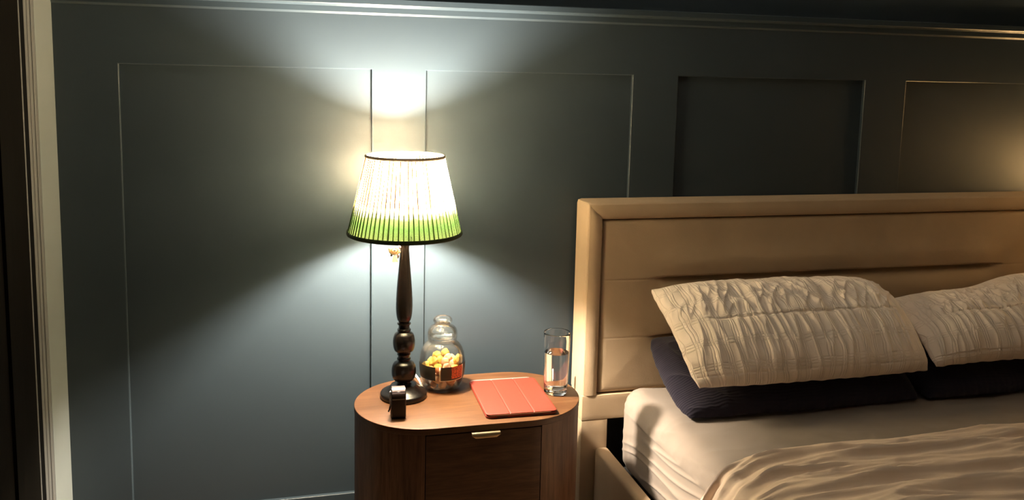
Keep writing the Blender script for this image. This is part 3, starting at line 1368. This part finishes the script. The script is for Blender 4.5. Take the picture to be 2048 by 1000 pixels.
V, F = border()
hb = bpart(mesh_obj('headboard', V, F, M['velvet'], None, auto=55, merge=1e-6))


def hpart(o):
    o.parent = hb
    return o


# padded panel with two pinched channels
def panel():
    x0, x1, z0, z1 = HX0 + .0480, HX1 - .0480, .5185, 1.0275
    xs = np.concatenate([x0 + np.array([0, .0008, .003, .007, .013, .022, .034]), np.linspace(x0 + .05, x1 - .05, 260), x1 - np.array([.034, .022, .013, .007, .003, .0008, 0])])
    zs = np.concatenate([z0 + np.array([0, .0008, .003, .007, .013]), np.linspace(z0 + .02, z1 - .02, 190), z1 - np.array([.013, .007, .003, .0008, 0])])
    X, Z = np.meshgrid(xs, zs, indexing='ij')
    de = np.minimum(np.minimum(X - x0, x1 - X), np.minimum(Z - z0, z1 - Z))
    Y = -.078 - .0185 * np.sqrt(np.clip(1 - (1 - np.clip(de / .011, 0, 1)) ** 2, 0, 1))
    Y -= .006 * np.clip(de / .12, 0, 1) ** .7
    for zc in (.853, .683):
        # crease fades out 19 cm from either side
        act = sstep(x0 + .135, x0 + .235, X) * sstep(x0 + .135, x0 + .235, x0 + x1 - X)
        thin = .0012 * np.exp(-((Z - zc) / .0016) ** 2)
        d = Z - zc
        below = np.exp(-np.clip(-d, 0, 1) / .016) * (d <= 0)
        above = np.exp(-(np.clip(d, 0, 1) / .0042) ** 2) * (d > 0)
        Y += act * .026 * (below + above)
        # the pads swell on both sides of the crease
        Y -= act * .006 * (np.exp(-((d - .045) / .04) ** 2) + np.exp(-((d + .055) / .04) ** 2))
        Y += thin
    V = np.stack([X, Y, Z], -1).reshape(-1, 3)
    return V, grid_faces(len(xs), len(zs))


V, F = panel()
hpart(mesh_obj('padded_panel', V, F, M['velvet']))
b = MB()
b.box((HX0 + .004, -.062, .445), (HX1 - .004, -.006, HZ - .006))
hpart(b.obj('headboard_core', M['velvet'], smooth=False))


def vd(V, N):
    V = V.copy()
    V[:, 1] += .0012 * gn(V[:, 0] * 14, V[:, 2] * 14)
    return V


hpart(rb_obj('lower_panel', (HX0 + .0003, -.1015, .4425), (HX1 - .0003, -.006, .5168), .0022, M['velvet'], None, 3, (60, 2, 6), vd))
for s in (0, 1):
    x0 = HX0 + .001 if s == 0 else HX1 - .081
    hpart(rb_obj('headboard_leg', (x0, -.1010, 0), (x0 + .080, -.010, .4422), .002, M['velvet'], None, 3, (4, 2, 12), vd))
b = MB()
b.box((HX0 + .082, -.030, .02), (HX1 - .082, -.012, .441))
hpart(b.obj('dark_backing', M['black_cloth'], smooth=False))
# side rails, foot rail, slatted base
RX0, RX1 = .853, 2.387
for nm, lo, hi in (('side_rail', (RX0, -2.02, .10), (RX0 + .041, -.1035, .3625)), ('side_rail', (RX1 - .041, -2.02, .10), (RX1, -.1035, .3625)),
                   ('foot_rail', (RX0, -2.065, .10), (RX1, -2.022, .3625))):
    bpart(rb_obj(nm, lo, hi, .013, M['velvet'], None, 5, (3, 20, 6)))
for x in (RX0 + .02, RX1 - .02):
    for y in (-2.03, -1.1):
        bpart(rb_obj('bed_foot', (x - .02, y - .02, 0), (x + .02, y + .02, .1005), .003, M['ebony'], None, 2))
b = MB()
b.box((RX0 + .042, -2.02, .20), (RX1 - .042, -.105, .292))
bpart(b.obj('slatted_base', M['black_cloth'], smooth=False))

# ------------------------------------------------------------------ mattress under its fitted sheet
MX0, MX1, MY0, MY1, MZ0, MZ1 = .926, 2.316, -1.995, -.112, .293, .547


def sheet_disp(V, N):
    V = V.copy()
    x, y, z = V[:, 0], V[:, 1], V[:, 2]
    side = np.clip(-N[:, 0], 0, 1)
    topw = np.clip(N[:, 2], 0, 1)
    # sides belly outwards
    mid = np.clip(1 - ((z - .42) / .14) ** 2, 0, 1)
    V[:, 0] += np.where(N[:, 0] < -.3, -.004 * mid, 0) + np.where(N[:, 0] > .3, .004 * mid, 0)
    # tension folds running along the side, dropping towards the foot
    k = y * .9 + z * .0
    fold = ridge(y * 2.0 + 3, (z + y * .17) * 30 + .6 * gn(y * 3, z * 7)) ** 1.8 * (.35 + .65 * sstep(-.1, -.25, y)) * sstep(-1.1, -.55, y)
    a = .0058 * fold * side * sstep(.31, .36, z)
    # folds gathered round the head corner
    cd = np.hypot(x - MX0, y - MY1)
    corner = ridge((np.arctan2(y - MY1, x - MX0 + .02)) * 7, cd * 3) * np.exp(-(cd / .10) ** 2)
    a += .004 * corner * (side + .5 * topw)
    # broad softness on top
    tp = .0035 * fbm(x * 5, y * 7, 3) + .0028 * ridge(x * 3.2 + y * 4.0, y * 13 - x * 3.5) * sstep(-.75, -.35, y)
    a += tp * topw
    V += N * a[:, None]
    return V


mat = empty('mattress', ((MX0 + MX1) / 2, (MY0 + MY1) / 2, MZ0))
tag(mat, 'mattress in a pale cream fitted sheet on the beige bed', 'mattress')
V, F, N = rbox((MX1 - MX0, MY1 - MY0, MZ1 - MZ0), .055, 7, (170, 330, 60))
V = sheet_disp(V + np.array(((MX0 + MX1) / 2, (MY0 + MY1) / 2, (MZ0 + MZ1) / 2)), N)
V = V - np.array(((MX0 + MX1) / 2, (MY0 + MY1) / 2, MZ0))
mesh_obj('fitted_sheet', V, F, M['sheet'], mat, merge=1e-5)
# ------------------------------------------------------------------ duvet


def duvet():
    # cross path s: left hem -> up the side -> over the top -> right side
    zt = .578
    path = spline([(.895, .385), (.897, .43), (.899, .48), (.903, .535), (.918, .570), (.960, zt), (1.03, zt + .006), (1.2, zt + .006), (1.4, zt + .004), (1.62, zt + .004), (1.9, zt + .006),
                   (2.15, zt + .006), (2.28, zt), (2.326, .570), (2.343, .535), (2.348, .48), (2.349, .43), (2.350, .385)], 18)
    path = np.array(path)
    ln = np.concatenate([[0], np.cumsum(np.linalg.norm(np.diff(path, axis=0), axis=1))])
    s = np.linspace(0, ln[-1], 330)
    PX = np.interp(s, ln, path[:, 0])
    PZ = np.interp(s, ln, path[:, 1])
    tx, tz = np.gradient(PX), np.gradient(PZ)
    L = np.hypot(tx, tz)
    NX, NZ = -tz / L, tx / L
    # head edge of the duvet: (arc position, y)
    ye = np.interp(PX + 0 * s, [.90, .935, 1.00, 1.10, 1.20, 1.5, 1.8, 2.35], [-.70, -.690, -.665, -.650, -.640, -.640, -.632, -.625])
    ondrop = np.clip((.56 - PZ) / .22, 0, 1)
    ye = ye + .145 * ondrop * (PX < 1.5)
    y1 = -1.99
    nt = 230
    tt = np.linspace(0, 1, nt) ** 1.25
    S, T = np.meshgrid(s, tt, indexing='ij')
    YE = ye[:, None]
    Y = YE + (y1 - YE) * T
    dist = YE - Y
    X = np.repeat(PX[:, None], nt, 1)
    Z = np.repeat(PZ[:, None], nt, 1)
    nx, nz = NX[:, None], NZ[:, None]
    # rolled head edge
    roll = -.026 * (1 - np.sqrt(np.clip(1 - (1 - np.clip(dist / .030, 0, 1)) ** 2, 0, 1)))
    # long folds roughly across the bed, fanning out from the left corner
    fan = (S - .30)
    q = dist * (1.0 + .22 * np.exp(-fan * 1.3)) + .055 * np.sin(S * 2.1 + .4) + .030 * gn(S * 1.9, dist * 3)
    f1 = ridge(S * 1.15 + 4.0, q * 11.5)
    f2 = ridge(S * 2.1 + 1.0, q * 24 + 7)
    f3 = fbm(S * 5, dist * 10, 3)
    amp = sstep(.0, .05, dist) * (1 - .4 * sstep(.9, 1.3, dist))
    f4 = ridge(S * 3.3 + 9.0, q * 46 + 3)
    a = .021 * (f1 - .35) * amp + .012 * (f2 - .35) * amp + .0045 * (f4 - .35) * amp + .0035 * f3 + .005 * gn(S * 2.5, dist * 4)
    a = np.where(PZ[:, None] < .52, np.maximum(a, -.002), a) + roll
    X = X + nx * a
    Z = Z + nz * a
    # keep clear of the sheet below
    Z = np.where((PZ[:, None] > .56), np.maximum(Z, .5535), Z)
    Y = Y + .006 * gn(S * 6, T * 3) * (T < .3)
    V = np.stack([X, Y, Z], -1).reshape(-1, 3)
    n1 = len(V)
    # underside
    th = .010
    Xb, Zb = X - nx * th, Z - nz * th
    Zb = np.where((PZ[:, None] > .56), np.maximum(Zb, .5520), Zb)
    V2 = np.stack([Xb, Y, Zb], -1).reshape(-1, 3)
    na, nb = S.shape
    F = grid_faces(na, nb) + grid_faces(na, nb, n1, True)
    for i in range(na - 1):
        for j in (0, nb - 1):
            F.append((i * nb + j, (i + 1) * nb + j, n1 + (i + 1) * nb + j, n1 + i * nb + j))
    for j in range(nb - 1):
        for i in (0, na - 1):
            F.append((i * nb + j, i * nb + j + 1, n1 + i * nb + j + 1, n1 + i * nb + j))
    return np.concatenate([V, V2]), F


V, F = duvet()
dv = mesh_obj('duvet', V, F, M['duvet'])
tag(dv, 'rumpled cream duvet pulled back across the bed, draping over its near side', 'duvet')

# ------------------------------------------------------------------ pillows


def bez(p, v):
    v = v[..., None]
    return (1 - v) ** 2 * np.array(p[0]) + 2 * v * (1 - v) * np.array(p[1]) + v ** 2 * np.array(p[2])


def pillow(name, x0, x1, ctrl, T, m, wr, seed, skew=0.0, zoff=None, shift=None, nu=300, nv=190, ear=.02, under=1.0, pu=3.4):
    """x0..x1 across the bed; ctrl = three (y, z) points from the head edge to the foot edge; T half thickness"""
    a = np.linspace(-1, 1, nu)
    a = np.sign(a) * (1 - (1 - np.abs(a)) ** 1.35)
    c = np.linspace(-1, 1, nv)
    c = np.sign(c) * (1 - (1 - np.abs(c)) ** 1.35)
    U, Vv = np.meshgrid(a, c, indexing='ij')
    cv = (Vv + 1) / 2
    Pc = bez(ctrl, cv)
    d = np.array(ctrl)
    tan = 2 * (1 - cv)[..., None] * (d[1] - d[0]) + 2 * cv[..., None] * (d[2] - d[1])
    tan /= np.linalg.norm(tan, axis=-1, keepdims=True)
    ny, nz = -tan[..., 1] * -1, tan[..., 0] * -1     # rotate so the normal points up / towards the foot
    nyv = tan[..., 1]
    nzv = -tan[..., 0]
    th = T * np.clip(1 - np.abs(U) ** pu, 0, 1) ** .5 * np.clip(1 - np.abs(Vv) ** 2.6, 0, 1) ** .5
    hw = (x1 - x0) / 2
    hwv = hw * (1 - ear * (1 - Vv ** 2)) * (1 - .035 * np.abs(Vv) ** 7)
    X0 = (x0 + x1) / 2 + hwv * U + skew * Vv
    pull = 1 - ear * 1.6 * (1 - U ** 2)
    length = float(np.linalg.norm(d[1] - d[0]) + np.linalg.norm(d[2] - d[1]))
    Yc = Pc[..., 0] + tan[..., 0] * (pull - 1) * Vv * length * .5
    Zc = Pc[..., 1] + tan[..., 1] * (pull - 1) * Vv * length * .5
    out = []
    for sgn in (1, -1):
        w = wr(U, Vv, hw, length, seed) if sgn > 0 else .3 * wr(U, Vv, hw, length, seed + 40)
        env = np.clip(th / T, 0, 1) ** .5
        e = sgn * th * (1.0 if sgn > 0 else under) + (w * env if sgn > 0 else -w * env)
        X = X0 + 0 * e
        Y = Yc + nyv * e
        Z = Zc + nzv * e
        rag = (1 - np.clip(th / T * 2.5, 0, 1))
        Z = Z + .004 * rag * gn(U * 9 + seed, Vv * 7)
        Y = Y + .004 * rag * gn(U * 8 + 5 + seed, Vv * 7 + 3)
        if zoff is not None:
            Z = Z + zoff(U, Vv)
        out.append(np.stack([X, Y, Z], -1).reshape(-1, 3))
    V = np.concatenate(out)
    uv1 = np.stack([(U + 1) * hw, (Vv + 1) * length / 2], -1).reshape(-1, 2)
    uv = np.concatenate([uv1, uv1])
    n1 = nu * nv
    F = grid_faces(nu, nv) + grid_faces(nu, nv, n1, True)
    ctr = np.array(((x0 + x1) / 2, ctrl[1][0], ctrl[2][1]))
    o = mesh_obj(name, V - ctr, F, m, None, uv=uv, merge=1e-6)
    o.location = ctr
    return o


def wr_quilt(U, V, hw, L, seed):
    x = (U + 1) * hw
    y = (V + 1) * L / 2
    # diagonal pulls across the back half, finer upright pleats over the front
    back = sstep(.15, -.25, V)
    d1 = ridge((x * .95 - y * .22) * 20 + seed, (y + x * .2) * 6.0)
    d2 = ridge((x * .9 + y * .45) * 34 + seed * 2, (y - x * .4) * 9)
    fr = ridge(x * 26 + seed, y * 4.5 + .3 * gn(x * 7, y * 7))
    soft = sstep(-1.0, -.4, V)
    w = soft * back * (.0165 * (d1 - .35) + .0105 * (d2 - .35)) + (1 - back) * .0100 * (fr - .35)
    w = w + .006 * fbm(x * 8 + seed, y * 8, 3)
    # stitched line where the wadding breaks over the shoulder
    w = w - .0055 * np.exp(-((V - .02 - .03 * np.sin(x * 6)) / .018) ** 2) * sstep(-.9, -.6, U) * sstep(.97, .75, U)
    # hem along the foot edge
    w = w - .0025 * np.exp(-((V - .86) / .012) ** 2)
    return w


def wr_navy(U, V, hw, L, seed):
    x = (U + 1) * hw
    y = (V + 1) * L / 2
    w = .005 * fbm(x * 6 + seed, y * 6, 3) + .004 * (ridge(x * 9 + seed, y * 5 + x * 3) - .4)
    # corner creases
    w = w + .010 * (ridge((x - y) * 13 + seed, (x + y) * 6) - .4) * sstep(-.45, -.9, U)
    return w


p1 = pillow('pillow', .985, 1.700, [(-.150, .690), (-.260, .608), (-.405, .560)], .070, M['navy'], wr_navy, 3.0, 0, ear=-.02, under=.12, pu=5.0)
tag(p1, 'navy crinkled pillow under the white quilted one, nearest the bedside cabinet', 'pillow')
p2 = pillow('pillow', 1.712, 2.345, [(-.150, .680), (-.260, .604), (-.410, .560)], .066, M['navy'], wr_navy, 9.0, 0, ear=-.005, under=.12, pu=5.0)
tag(p2, 'navy crinkled pillow beneath the white quilted pillow farther from the lamp', 'pillow')
q1 = pillow('pillow', .985, 1.695, [(-.160, .838), (-.330, .790), (-.425, .648)], .062, M['quilt'], wr_quilt, 1.0, .012, ear=-.012, under=.75)
tag(q1, 'white quilted pillow nearest the bedside cabinet, resting on a navy pillow', 'pillow')


def zo2(U, V):
    return -.046 * sstep(.25, -.9, U) * sstep(.7, -.9, V) - .022 * np.exp(-((U + .05) / .35) ** 2) * sstep(.6, -.9, V) + .016 * sstep(.1, 1.0, U)


q2 = pillow('pillow', 1.716, 2.360, [(-.160, .815), (-.330, .775), (-.420, .655)], .060, M['quilt'], wr_quilt, 5.0, 0.0, zoff=zo2, ear=.02, under=.75)
tag(q2, 'white quilted pillow farther from the lamp, cut off at the picture edge', 'pillow')

# ------------------------------------------------------------------ the far bedside: same cabinet and a warm lamp, just out of the picture
cab2 = copy_tree(cab)
cab2.location = (2.80, CY, 0)
tag(cab2, 'oval walnut bedside cabinet on the far side of the bed, outside the picture', 'bedside table')
lamp2 = copy_tree(lamp)
lamp2.location = (2.83, LY, LAMP_Z)
tag(lamp2, 'lit warm table lamp on the far side of the bed, outside the picture', 'lamp')
for c_ in lamp2.children:
    if c_.name.startswith('bulb'):
        c_.data = c_.data.copy()
        c_.data.materials[0] = M['far_bulb']
    if c_.name.startswith('lamp_shade'):
        c_.data = c_.data.copy()
        c_.data.materials[0] = M['far_shade']
